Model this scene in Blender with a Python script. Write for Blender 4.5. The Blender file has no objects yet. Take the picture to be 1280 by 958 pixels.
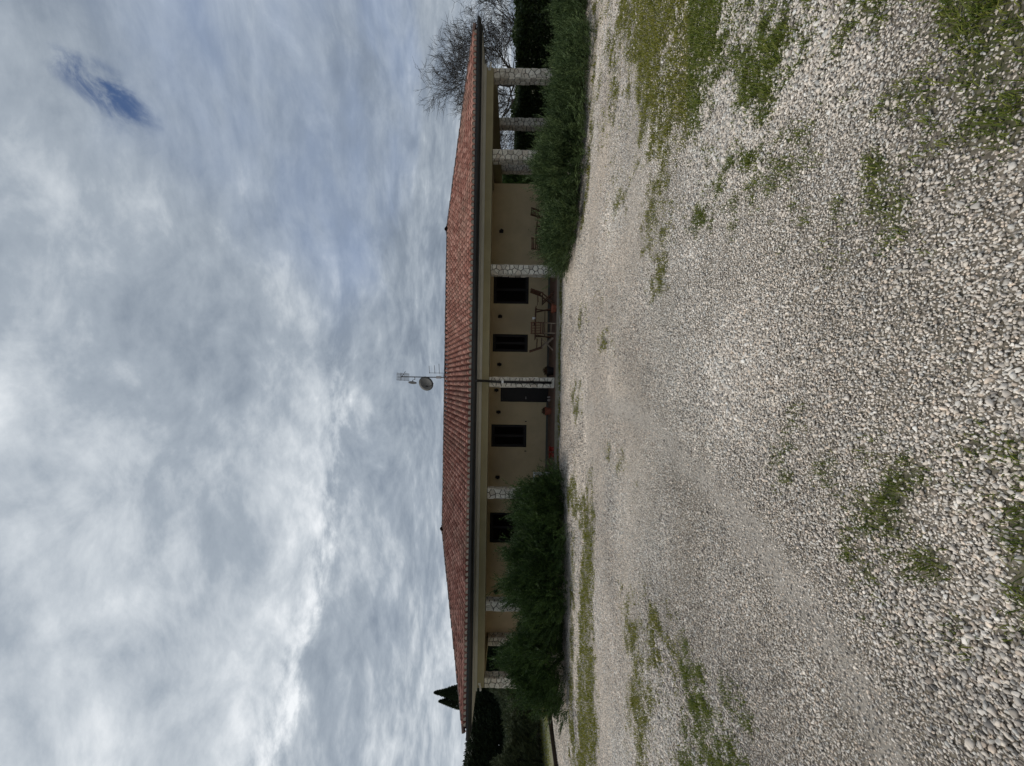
import bpy, math, random
import numpy as np
from mathutils import Vector, Matrix

# ------------------------------------------------------------------ camera, sky, sun, exposure
scene = bpy.context.scene
col = scene.collection
H_CAM = 1.73
cam_d = bpy.data.cameras.new('camera'); cam = bpy.data.objects.new('camera', cam_d); col.objects.link(cam)
cam_d.sensor_fit = 'HORIZONTAL'; cam_d.sensor_width = 36.0; cam_d.lens = 490.0 / 1280.0 * 36.0
cam_d.clip_start = 0.05; cam_d.clip_end = 3000
ROLL = math.radians(0.9)                                   # the phone was held on its side, a touch off plumb
V_AX = Vector((math.sin(ROLL), 0, -math.cos(ROLL))); U_AX = Vector((math.cos(ROLL), 0, math.sin(ROLL)))
m = Matrix((V_AX, U_AX, Vector((0, -1, 0)))).transposed().to_4x4(); m.translation = (0, 0, H_CAM)
cam.matrix_world = m
scene.camera = cam
scene.view_settings.view_transform = 'Standard'; scene.view_settings.look = 'None'
scene.view_settings.exposure = 0.6; scene.view_settings.gamma = 1.0; scene.view_settings.use_curve_mapping = False
scene.cycles.max_bounces = 8; scene.cycles.diffuse_bounces = 4

SUN_EL, SUN_AZ = math.radians(52), math.radians(-82)       # azimuth from +Y towards +X
sun_dir = Vector((math.sin(SUN_AZ) * math.cos(SUN_EL), math.cos(SUN_AZ) * math.cos(SUN_EL), math.sin(SUN_EL)))
sl = bpy.data.lights.new('sun', 'SUN'); sl.energy = 1.5; sl.angle = math.radians(16); sl.color = (1.0, 0.96, 0.9)
so = bpy.data.objects.new('sun', sl); col.objects.link(so); so.location = (-20, 20, 30)
so.rotation_euler = sun_dir.to_track_quat('Z', 'Y').to_euler()

world = bpy.data.worlds.new('World'); scene.world = world; world.use_nodes = True
wt = world.node_tree; wt.nodes.clear()
class NT:
    def __init__(s, tree): s.t = tree
    def n(s, typ, **kw):
        nd = s.t.nodes.new(typ)
        for k, v in kw.items(): setattr(nd, k, v)
        return nd
    def set(s, sock, v):
        if hasattr(v, 'is_output') or isinstance(v, bpy.types.NodeSocket): s.t.links.new(v, sock)
        else: sock.default_value = v
    def math(s, op, a, b=0.0, c=None, clamp=False):
        nd = s.n('ShaderNodeMath', operation=op, use_clamp=clamp); s.set(nd.inputs[0], a); s.set(nd.inputs[1], b)
        if c is not None: s.set(nd.inputs[2], c)
        return nd.outputs[0]
    def vmath(s, op, a, b=(0, 0, 0), scale=None):
        nd = s.n('ShaderNodeVectorMath', operation=op); s.set(nd.inputs[0], a)
        if op not in ('NORMALIZE', 'LENGTH', 'SCALE'): s.set(nd.inputs[1], b)
        if scale is not None: s.set(nd.inputs['Scale'], scale)
        return nd.outputs['Value'] if op in ('DOT_PRODUCT', 'LENGTH', 'DISTANCE') else nd.outputs[0]
    def noise(s, vec, scale, detail=4, rough=.5, dist=0.0, out=0):
        nd = s.n('ShaderNodeTexNoise'); s.set(nd.inputs['Vector'], vec)
        s.set(nd.inputs['Scale'], scale); s.set(nd.inputs['Detail'], detail); s.set(nd.inputs['Roughness'], rough); s.set(nd.inputs['Distortion'], dist)
        return nd.outputs[out]
    def smooth(s, x, a, b, lo=0.0, hi=1.0):
        nd = s.n('ShaderNodeMapRange', interpolation_type='SMOOTHSTEP'); s.set(nd.inputs[0], x)
        for i, v in enumerate((a, b, lo, hi)): s.set(nd.inputs[i + 1], v)
        return nd.outputs[0]
    def mix(s, f, a, b, blend='MIX'):
        nd = s.n('ShaderNodeMix', data_type='RGBA', blend_type=blend); s.set(nd.inputs[0], f); s.set(nd.inputs[6], a); s.set(nd.inputs[7], b)
        return nd.outputs[2]
    def ramp(s, f, stops, interp='LINEAR'):
        nd = s.n('ShaderNodeValToRGB'); cr = nd.color_ramp; cr.interpolation = interp
        while len(cr.elements) < len(stops): cr.elements.new(0.5)
        for e, (p, c) in zip(cr.elements, stops): e.position = p; e.color = (*c, 1)
        s.set(nd.inputs[0], f); return nd.outputs[0]
    def mapping(s, vec, scale=(1, 1, 1), loc=(0, 0, 0), rot=(0, 0, 0)):
        nd = s.n('ShaderNodeMapping'); s.set(nd.inputs[0], vec); nd.inputs[1].default_value = loc; nd.inputs[2].default_value = rot; nd.inputs[3].default_value = scale
        return nd.outputs[0]

def build_sky():
    w = NT(wt)
    out = w.n('ShaderNodeOutputWorld'); bg = w.n('ShaderNodeBackground'); wt.links.new(bg.outputs[0], out.inputs[0])
    sky = w.n('ShaderNodeTexSky', sky_type='NISHITA', sun_disc=False, sun_elevation=SUN_EL, sun_rotation=SUN_AZ)
    d = w.vmath('NORMALIZE', w.n('ShaderNodeTexCoord').outputs['Generated'])
    sep = w.n('ShaderNodeSeparateXYZ'); wt.links.new(d, sep.inputs[0])
    x, y, z = sep.outputs
    zz = w.math('ADD', w.math('MAXIMUM', z, 0.0), 0.24)
    cmb = w.n('ShaderNodeCombineXYZ'); w.set(cmb.inputs[0], w.math('DIVIDE', x, zz)); w.set(cmb.inputs[1], w.math('DIVIDE', y, zz))
    p = cmb.outputs[0]                                      # a flat cloud deck seen from below
    warp = w.noise(p, 0.55, 3, .5, 0, 1)
    pw = w.vmath('ADD', p, w.vmath('SCALE', w.vmath('SUBTRACT', warp, (.5, .5, .5)), scale=.65))
    broad = w.noise(w.mapping(pw, (.55, .8, 1), (3.1, 1.7, 0), (0, 0, .35)), 1.0, 3, .5)
    tex = w.noise(w.mapping(pw, (1.0, 1.2, 1), (1.2, 7.7, 2), (0, 0, .5)), 2.5, 9, .55, .12)
    fine = w.noise(w.mapping(pw, (1.2, 1.7, 1), (9.2, 2.2, 5), (0, 0, .45)), 6.2, 9, .62, .15)
    glow = w.vmath('DOT_PRODUCT', d, (-0.74, 0.48, 0.47))   # thinner, brighter cloud in front of the sun
    g = w.smooth(glow, 0.22, 1.05)
    b = w.math('ADD', w.math('MULTIPLY', g, 0.33), -0.86)
    b = w.math('MULTIPLY_ADD', tex, 1.10, b)
    b = w.math('MULTIPLY_ADD', broad, 0.45, b)
    b = w.math('MULTIPLY_ADD', fine, 0.86, b)
    # the bank's bright lower rim with a greyer deck under it
    el = w.math('ARCSINE', z)
    rim = w.math('ADD', el, w.math('MULTIPLY', w.math('SUBTRACT', fine, .5), 0.10))
    rim = w.math('ADD', rim, w.math('MULTIPLY', w.math('SUBTRACT', tex, .5), 0.10))
    band = w.math('MULTIPLY', w.smooth(rim, .395, .44), w.smooth(rim, .44, .62, 1.0, 0.0))
    low = w.math('MULTIPLY', w.smooth(rim, .43, .385), w.smooth(rim, .02, .22))
    b = w.math('ADD', b, w.math('MULTIPLY', w.math('MULTIPLY', band, g), .20))
    b = w.math('SUBTRACT', b, w.math('MULTIPLY', w.math('MULTIPLY', low, g), .14))
    b = w.math('ADD', b, w.smooth(z, 0.0, .20, .14, 0.0))
    cl = w.ramp(b, [(0.0, (.130, .158, .198)), (.25, (.172, .204, .247)), (.50, (.246, .281, .323)), (.75, (.395, .427, .460)), (1.0, (.60, .62, .64))])
    # blue gaps
    gap = w.noise(w.mapping(pw, (.8, 1.0, 1), (5.3, 3.3, 1)), 1.3, 8, .62, .3)
    rag = w.noise(w.mapping(pw, (1.6, 1.0, 1), (2.3, 8.3, 4)), 5.0, 6, .6, .4)
    q = w.vmath('SUBTRACT', d, (0.447, 0.620, 0.645))
    def gapat(la, lb, sa, sb, amp):
        a_ = w.math('DIVIDE', w.math('SUBTRACT', w.vmath('DOT_PRODUCT', q, (-.31, .79, -.53)), la), sa); b_ = w.math('DIVIDE', w.math('SUBTRACT', w.vmath('DOT_PRODUCT', q, (-.842, .037, .548)), lb), sb)
        return w.smooth(w.math('SQRT', w.math('ADD', w.math('MULTIPLY', a_, a_), w.math('MULTIPLY', b_, b_))), .15, 1.0, amp, 0.0)
    hole = w.math('MAXIMUM', gapat(0, 0, .115, .055, .42), gapat(.06, .05, .12, .06, .22))
    frag = w.noise(d, 16.0, 8, .66, .8)
    hole = w.math('MULTIPLY', hole, w.smooth(frag, .30, .66, .25, 1.10))
    gv = w.math('ADD', w.math('ADD', w.math('MULTIPLY', gap, .55), w.math('MULTIPLY', rag, .45)), hole)
    gv = w.math('SUBTRACT', gv, w.math('MULTIPLY', g, .10))
    thin = w.smooth(gv, .60, 1.02)
    veil = w.math('MULTIPLY', w.smooth(w.noise(w.mapping(pw, (.7, .9, 1), (8.1, 1.3, 6)), 1.0, 5, .55), .50, .72), w.smooth(g, .0, .5, .42, .05))
    cl = w.mix(veil, cl, (.185, .25, .40, 1))
    blue = w.vmath('SCALE', w.vmath('MULTIPLY', sky.outputs[0], (.55, .80, 1.15)), scale=0.046)
    c = w.mix(w.math('MULTIPLY', thin, .88), cl, blue)
    w.set(bg.inputs[0], c); bg.inputs[1].default_value = 1.0
build_sky()

# ------------------------------------------------------------------ helpers
rng = np.random.default_rng(7); random.seed(7)
def vnoise(p, seed=0):
    """smooth value noise on an (n,3) array, 0..1"""
    p = np.asarray(p, float); i = np.floor(p).astype(np.int64); fr = p - i; fr = fr * fr * (3 - 2 * fr)
    def h(a):
        n = a[:, 0] * 374761393 + a[:, 1] * 668265263 + a[:, 2] * 2147483647 + seed * 974711
        n = (n ^ (n >> 13)) * 1274126177; n = n ^ (n >> 16)
        return (n & 0xffff) / 65535.0
    r = 0
    for dx in (0, 1):
        for dy in (0, 1):
            for dz in (0, 1):
                wgt = (fr[:, 0] if dx else 1 - fr[:, 0]) * (fr[:, 1] if dy else 1 - fr[:, 1]) * (fr[:, 2] if dz else 1 - fr[:, 2])
                r = r + wgt * h(i + np.array([dx, dy, dz]))
    return r
def fbm2(x, y, s, seed=0, oct=3):
    r = 0; a = 0.5; tot = 0
    for k in range(oct):
        r = r + a * vnoise(np.stack([x * s, y * s, np.zeros_like(x)], 1), seed + k); tot += a; a *= .5; s *= 2.1
    return r / tot
def unit(a): return a / np.maximum(np.linalg.norm(a, axis=-1, keepdims=True), 1e-9)

def tag(o, label=None, cat=None, group=None, kind=None):
    if label: o['label'] = label
    if cat: o['category'] = cat
    if group: o['group'] = group
    if kind: o['kind'] = kind
    return o
def link(o, parent=None):
    col.objects.link(o)
    if parent is not None: o.parent = parent
    return o
def empty(name, loc=(0, 0, 0), rz=0, parent=None):
    o = bpy.data.objects.new(name, None); o.location = loc; o.rotation_euler = (0, 0, rz); o.empty_display_size = .2
    return link(o, parent)
def np_mesh(name, verts, tris, mat, loops=3, cols=None):
    """numpy arrays -> mesh; tris (n,loops)"""
    verts = np.asarray(verts, np.float32); tris = np.asarray(tris, np.int32)
    me = bpy.data.meshes.new(name); me.vertices.add(len(verts)); me.vertices.foreach_set('co', verts.ravel())
    n = len(tris); me.loops.add(n * loops); me.loops.foreach_set('vertex_index', tris.ravel())
    me.polygons.add(n); me.polygons.foreach_set('loop_start', np.arange(n, dtype=np.int32) * loops)
    me.polygons.foreach_set('loop_total', np.full(n, loops, np.int32))
    if cols is not None:
        at = me.attributes.new('tint', 'FLOAT', 'POINT'); at.data.foreach_set('value', np.asarray(cols, np.float32))
    me.update(); me.validate(); me.materials.append(mat); return me
class MB:
    """collects simple solids into one mesh"""
    def __init__(s): s.v = []; s.f = []
    def add(s, vs, fs):
        o = len(s.v); s.v += [tuple(v) for v in vs]; s.f += [tuple(i + o for i in f) for f in fs]; return s
    def box(s, x0, x1, y0, y1, z0, z1):
        return s.add([(x0, y0, z0), (x1, y0, z0), (x1, y1, z0), (x0, y1, z0), (x0, y0, z1), (x1, y0, z1), (x1, y1, z1), (x0, y1, z1)],
                     [(3, 2, 1, 0), (4, 5, 6, 7), (0, 1, 5, 4), (1, 2, 6, 5), (2, 3, 7, 6), (3, 0, 4, 7)])
    def bar(s, a, b, w, t, up=(0, 0, 1)):
        a = Vector(a); b = Vector(b); d = (b - a).normalized(); u = Vector(up)
        if abs(d.dot(u)) > .95: u = Vector((0, 1, 0))
        r = d.cross(u).normalized(); u = r.cross(d)
        q = [r * (w / 2 * i) + u * (t / 2 * j) for i, j in ((-1, -1), (1, -1), (1, 1), (-1, 1))]
        return s.add([a + k for k in q] + [b + k for k in q], [(3, 2, 1, 0), (4, 5, 6, 7), (0, 1, 5, 4), (1, 2, 6, 5), (2, 3, 7, 6), (3, 0, 4, 7)])
    def tube(s, pts, r, n=8, caps=True):
        pts = [Vector(p) for p in pts]; rs = r if isinstance(r, (list, tuple)) else [r] * len(pts); o = len(s.v)
        prev = None
        for i, p in enumerate(pts):
            d = (pts[min(i + 1, len(pts) - 1)] - pts[max(i - 1, 0)]).normalized()
            u = (prev if prev is not None else (Vector((0, 0, 1)) if abs(d.z) < .9 else Vector((0, 1, 0))))
            a = d.cross(u).normalized(); u = a.cross(d).normalized(); prev = u
            for k in range(n):
                t = 2 * math.pi * k / n; s.v.append(tuple(p + (a * math.cos(t) + u * math.sin(t)) * rs[i]))
        for i in range(len(pts) - 1):
            for k in range(n):
                s.f.append((o + i * n + k, o + i * n + (k + 1) % n, o + (i + 1) * n + (k + 1) % n, o + (i + 1) * n + k))
        if caps: s.f.append(tuple(o + k for k in reversed(range(n)))); s.f.append(tuple(o + (len(pts) - 1) * n + k for k in range(n)))
        return s
    def lathe(s, prof, c=(0, 0, 0), n=16):
        o = len(s.v)
        for r, z in prof:
            for k in range(n): t = 2 * math.pi * k / n; s.v.append((c[0] + r * math.cos(t), c[1] + r * math.sin(t), c[2] + z))
        for i in range(len(prof) - 1):
            for k in range(n): s.f.append((o + i * n + k, o + i * n + (k + 1) % n, o + (i + 1) * n + (k + 1) % n, o + (i + 1) * n + k))
        s.f.append(tuple(o + k for k in reversed(range(n)))); s.f.append(tuple(o + (len(prof) - 1) * n + k for k in range(n)))
        return s
    def mesh(s, name, mat, bevel=0, smooth=False):
        me = bpy.data.meshes.new(name); me.from_pydata(s.v, [], s.f); me.update(); me.materials.append(mat)
        if smooth: me.polygons.foreach_set('use_smooth', [True] * len(me.polygons))
        return me
    def build(s, name, mat, parent=None, bevel=0, smooth=False):
        o = bpy.data.objects.new(name, s.mesh(name, mat, 0, smooth)); link(o, parent)
        if bevel:
            b = o.modifiers.new('bevel', 'BEVEL'); b.width = bevel; b.segments = 2; b.limit_method = 'ANGLE'
        return o

# ------------------------------------------------------------------ materials
MATS = {}
def mat(name, color, rough=.7, var=.15, scale=6.0, bump=.0, bscale=40., metal=0., spec=.3, coord='Object', dirt=None):
    mt = bpy.data.materials.new(name); mt.use_nodes = True; t = NT(mt.node_tree); b = mt.node_tree.nodes['Principled BSDF']
    co = t.n('ShaderNodeTexCoord').outputs[coord]
    n1 = t.noise(co, scale, 6, .6)
    c = t.mix(t.smooth(n1, .3, .7), (*[v * (1 - var) for v in color], 1), (*[min(1, v * (1 + var)) for v in color], 1))
    if dirt: c = t.mix(t.math('MULTIPLY', t.smooth(t.noise(co, scale * .4, 5, .6), .48, .72), .7), c, (*dirt, 1))
    t.set(b.inputs['Base Color'], c); b.inputs['Roughness'].default_value = rough; b.inputs['Metallic'].default_value = metal
    b.inputs['Specular IOR Level'].default_value = spec
    if bump:
        bn = t.n('ShaderNodeBump'); bn.inputs['Strength'].default_value = bump; bn.inputs['Distance'].default_value = .01
        t.set(bn.inputs['Height'], t.noise(co, bscale, 5, .6)); t.set(b.inputs['Normal'], bn.outputs[0])
    MATS[name] = mt; return mt
mat('plaster', (.56, .445, .27), .9, .09, 1.2, .15, 60, dirt=(.44, .345, .23))
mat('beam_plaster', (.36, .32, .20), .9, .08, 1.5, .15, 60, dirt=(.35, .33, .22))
mat('soffit', (.56, .56, .53), .85, .06, 2)
mat('ceiling_wood', (.15, .095, .045), .7, .25, 3)
mat('mortar', (.035, .03, .026), .95, .2, 20)
mat('pale_mortar', (.55, .46, .38), .9, .2, 20)
mat('gutter', (.020, .019, .019), .45, .25, 3, spec=.4)
mat('shutter', (.010, .006, .005), .55, .2, 8)
mat('door', (.010, .008, .007), .5, .2, 8)
mat('skirting', (.10, .095, .08), .6, .2, 6)
mat('kerb_stone', (.26, .235, .18), .9, .2, 4, .3, 30, dirt=(.13, .13, .07))
mat('black_metal', (.015, .015, .016), .4, .2, 6)
mat('white_plastic', (.80, .80, .78), .4, .03, 6)
mat('grey_metal', (.10, .10, .10), .5, .15, 10)
mat('dish_grey', (.062, .062, .058), .6, .15, 8)
mat('feed_grey', (.50, .48, .46), .5, .1, 8)
mat('teak', (.10, .045, .024), .65, .3, 12)
mat('pale_teak', (.30, .235, .17), .7, .2, 12)
mat('terracotta', (.27, .088, .05), .85, .2, 10)
mat('dark_pot', (.016, .014, .015), .5, .2, 10)
mat('red_glaze', (.22, .02, .012), .45, .15, 10)
mat('soil', (.045, .032, .022), .95, .3, 30)
mat('bark', (.034, .029, .025), .9, .25, 10, .3, 30)
mat('timber', (.035, .024, .018), .85, .35, 8, .3, 20)
mat('ridge_clay', (.075, .05, .042), .9, .35, 6, .2, 40)
mat('pale_shoe', (.45, .40, .38), .7, .1, 10)

def stone_mat():
    mt = bpy.data.materials.new('cladding_stone'); mt.use_nodes = True; t = NT(mt.node_tree); b = mt.node_tree.nodes['Principled BSDF']
    oi = t.n('ShaderNodeObjectInfo').outputs['Random']; geo = t.n('ShaderNodeNewGeometry').outputs['Random Per Island']
    co = t.n('ShaderNodeTexCoord').outputs['Object']
    r = t.math('FRACT', t.math('ADD', oi, geo))
    c = t.ramp(r, [(0, (.50, .45, .37)), (.35, (.72, .68, .58)), (.7, (.82, .77, .66)), (1, (.62, .53, .43))])
    c = t.mix(t.math('MULTIPLY', t.smooth(t.noise(co, 14, 6, .65), .42, .7), .5), c, (.30, .27, .22, 1))
    t.set(b.inputs['Base Color'], c); b.inputs['Roughness'].default_value = .9
    bn = t.n('ShaderNodeBump'); bn.inputs['Strength'].default_value = .5; bn.inputs['Distance'].default_value = .01
    t.set(bn.inputs['Height'], t.noise(co, 35, 6, .6)); t.set(b.inputs['Normal'], bn.outputs[0]); MATS['stone'] = mt
stone_mat()
def tile_mat():
    mt = bpy.data.materials.new('clay_tile'); mt.use_nodes = True; t = NT(mt.node_tree); b = mt.node_tree.nodes['Principled BSDF']
    r = t.math('FRACT', t.math('ADD', t.n('ShaderNodeObjectInfo').outputs['Random'], t.n('ShaderNodeNewGeometry').outputs['Random Per Island']))
    gp = t.n('ShaderNodeNewGeometry').outputs['Position']
    c = t.ramp(r, [(0, (.20, .086, .066)), (.4, (.285, .130, .100)), (.75, (.40, .215, .17)), (1, (.145, .058, .045))])
    c = t.mix(t.math('MULTIPLY', t.smooth(t.noise(gp, .9, 6, .6), .45, .7), .55), c, (.24, .165, .125, 1))
    c = t.mix(t.math('MULTIPLY', t.smooth(t.noise(gp, 9, 5, .7), .55, .72), .5), c, (.46, .36, .29, 1))
    t.set(b.inputs['Base Color'], c); b.inputs['Roughness'].default_value = .9; b.inputs['Specular IOR Level'].default_value = .08; MATS['tile'] = mt
tile_mat()
def leaf_mat(name, dark, light, rough=.6, trans=.15):
    mt = bpy.data.materials.new(name); mt.use_nodes = True; t = NT(mt.node_tree); b = mt.node_tree.nodes['Principled BSDF']
    at = t.n('ShaderNodeAttribute', attribute_name='tint').outputs['Fac']
    c = t.mix(at, (*dark, 1), (*light, 1))
    t.set(b.inputs['Base Color'], c); b.inputs['Roughness'].default_value = rough; b.inputs['Specular IOR Level'].default_value = .25
    tr = t.n('ShaderNodeBsdfTranslucent'); t.set(tr.inputs[0], c); mx = t.n('ShaderNodeMixShader'); mx.inputs[0].default_value = trans
    t.t.links.new(b.outputs[0], mx.inputs[1]); t.t.links.new(tr.outputs[0], mx.inputs[2])
    t.t.links.new(mx.outputs[0], mt.node_tree.nodes['Material Output'].inputs[0]); MATS[name] = mt
leaf_mat('juniper', (.015, .036, .008), (.062, .105, .024))
leaf_mat('rosemary', (.020, .042, .012), (.105, .145, .050))
leaf_mat('laurel', (.018, .034, .010), (.06, .085, .025), .45)
leaf_mat('cypress', (.012, .022, .010), (.030, .045, .018))
leaf_mat('loose_shrub', (.035, .05, .022), (.12, .14, .07))
leaf_mat('grass_blade', (.105, .130, .016), (.33, .305, .06), .6, .4)
leaf_mat('weed_blade', (.065, .110, .014), (.24, .255, .05), .6, .4)
leaf_mat('pot_flower', (.10, .018, .012), (.05, .06, .02))

# ------------------------------------------------------------------ ground layout (metres)
# soft ellipses where grass grows in the gravel: cx, cy, rx, ry, rot, strength
PATCH = [(3.95, 4.45, 1.5, .72, .72, 1.25), (5.6, 5.7, 1.5, .6, .7, 1.05), (2.95, 3.5, .5, .3, .5, .95), (3.1, 2.95, .55, .28, .7, .65), (2.25, 2.83, .44, .22, .6, .85), (1.8, 3.05, .2, .1, .9, .75),
         (1.48, 2.40, .25, .15, .4, .62), (1.95, 2.15, .42, .16, .8, .62), (1.13, 1.42, .24, .12, .35, .85), (1.45, 1.47, .28, .10, .6, .85),
         (1.08, 1.92, .13, .07, .5, .7), (1.3, 1.75, .25, .08, .6, .55),
         (-.46, 2.2, .34, .09, -1.0, .45), (-.62, 1.88, .18, .08, -.8, .46), (-.35, 2.45, .2, .1, -.5, .4), (-.71, 1.59, .09, .07, -.9, .85), (-.55, 1.33, .16, .06, 0, .85), (-.78, 1.33, .12, .08, 0, .8),
         (-.46, 1.76, .14, .06, -.4, .55), (-.3, 1.5, .1, .05, 0, .5),
         (-3.3, 5.0, .55, .9, .1, .62), (-2.85, 3.85, .30, .5, .5, .72), (-4.25, 5.15, .75, .33, -.5, .78), (-2.8, 3.0, .4, .3, 0, .55), (-5.4, 4.9, .7, .35, -.4, .6),
         (2.3, 4.85, 1.0, .42, .1, .46), (1.55, 4.8, .35, .4, .1, .45), (.82, 7.2, .28, .7, -.1, .62), (1.5, 9.4, .5, 1.3, .1, .4), (-.4, 10.6, .5, .8, 0, .6),
         (5.6, 6.6, 1.6, .8, .6, .56), (7.6, 7.4, 1.5, .5, .2, .5), (3.6, 6.4, .8, 1.1, 0, .30), (-1.2, 6.5, .2, .5, 0, .3),
         (-5.2, 8.85, 2.3, .55, -.16, 1.15), (-8.2, 8.45, 2.4, .75, -.12, 1.15), (-3.1, 10.4, .45, 1.3, .12, .85), (-11, 8.5, 2, 1.2, 0, .9),
         (9, 8.75, 3, .3, 0, .75), (5.6, 9.15, 1.2, .25, -.25, .7), (4.2, 9.9, .5, .25, -.7, .6), (-5.8, 10.6, 2.6, .35, 0, .7), (-9, 10.4, 1.2, .5, .2, .8), (7.5, 8.2, 2.2, .5, .1, .42), (2.6, 1.9, .5, .3, .6, .5), (-1.6, 5.2, .25, .3, 0, .3),
         (2.0, 2.2, 1.1, .7, .7, .36), (-.6, 1.6, .45, .4, 0, .33), (-3.6, 4.3, 1.0, .9, 0, .36), (4.6, 6.2, 1.6, 1.0, .6, .36), (2.2, 3.6, .8, .5, .6, .34)]
def grass_amount(x, y):
    a = np.zeros_like(x)
    for cx, cy, rx, ry, rot, s in PATCH:
        c, sn = math.cos(rot), math.sin(rot); u = ((x - cx) * c + (y - cy) * sn) / rx; v = (-(x - cx) * sn + (y - cy) * c) / ry
        a = np.maximum(a, s * np.clip(1.15 - (u * u + v * v) * .42, 0, 1))
    edge = np.clip(1.5 - np.abs(y - 14.15) / .36, 0, 1) * (np.abs(x + .5) < 5.4) * .85          # tufts along the terrace kerb
    a = np.maximum(a, edge)
    n = fbm2(x, y, 2.6, 11, 4); n2 = fbm2(x, y, 9, 31, 2)
    return np.clip(a * 1.15 + (n - .5) * 1.7 + (n2 - .5) * 1.1 - .27, 0, 1) * np.clip(a * 6, 0, 1)
TRACK = np.array([(-.6, 13), (-.6, 9.4), (-.35, 7.0), (-.42, 5.3), (-.68, 4.2), (-.92, 3.2), (-1.1, 2.7), (-1.3, 2.25), (-1.5, 1.95), (-1.9, 1.6), (-2.6, 1.0)])
def track_amount(x, y):
    best = np.full_like(x, 9.)
    for (ax, ay), (bx, by) in zip(TRACK[:-1], TRACK[1:]):
        dx, dy = bx - ax, by - ay; t = np.clip(((x - ax) * dx + (y - ay) * dy) / (dx * dx + dy * dy), 0, 1)
        best = np.minimum(best, np.hypot(x - ax - t * dx, y - ay - t * dy))
    return np.clip(1.15 - best / .38, 0, 1) * (.55 + .6 * fbm2(x, y, 1.5, 77, 2))
def height(x, y): return (fbm2(x, y, .8, 5, 2) - .5) * .05 + (fbm2(x, y, 3.5, 9, 2) - .5) * .018 - .012 * track_amount(x, y)

PEB_STOPS = [(0, (.17, .16, .15)), (.16, (.30, .285, .265)), (.42, (.47, .455, .42)), (.68, (.61, .585, .54)), (.88, (.72, .69, .64)), (1, (.86, .84, .79))]
def pebble_mat():
    mt = bpy.data.materials.new('river_pebble'); mt.use_nodes = True; t = NT(mt.node_tree); b = mt.node_tree.nodes['Principled BSDF']
    a = t.n('ShaderNodeAttribute', attribute_name='shade', attribute_type='INSTANCER').outputs['Fac']
    h = t.n('ShaderNodeAttribute', attribute_name='hue', attribute_type='INSTANCER').outputs['Fac']
    c = t.ramp(a, PEB_STOPS)
    tint = t.ramp(h, [(0, (.98, .985, .98)), (.3, (1.03, .98, .93)), (.7, (1.07, .975, .90)), (.95, (1.05, .965, .87)), (1, (1.08, .92, .79))])
    c = t.mix(1.0, c, tint, 'MULTIPLY')
    co = t.n('ShaderNodeTexCoord').outputs['Object']
    c = t.mix(t.math('MULTIPLY', t.smooth(t.noise(co, 2.2, 5, .65), .45, .7), .35), c, (.25, .235, .21, 1))
    t.set(b.inputs['Base Color'], c); b.inputs['Roughness'].default_value = .62; b.inputs['Specular IOR Level'].default_value = .35; MATS['pebble'] = mt
pebble_mat()
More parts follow.
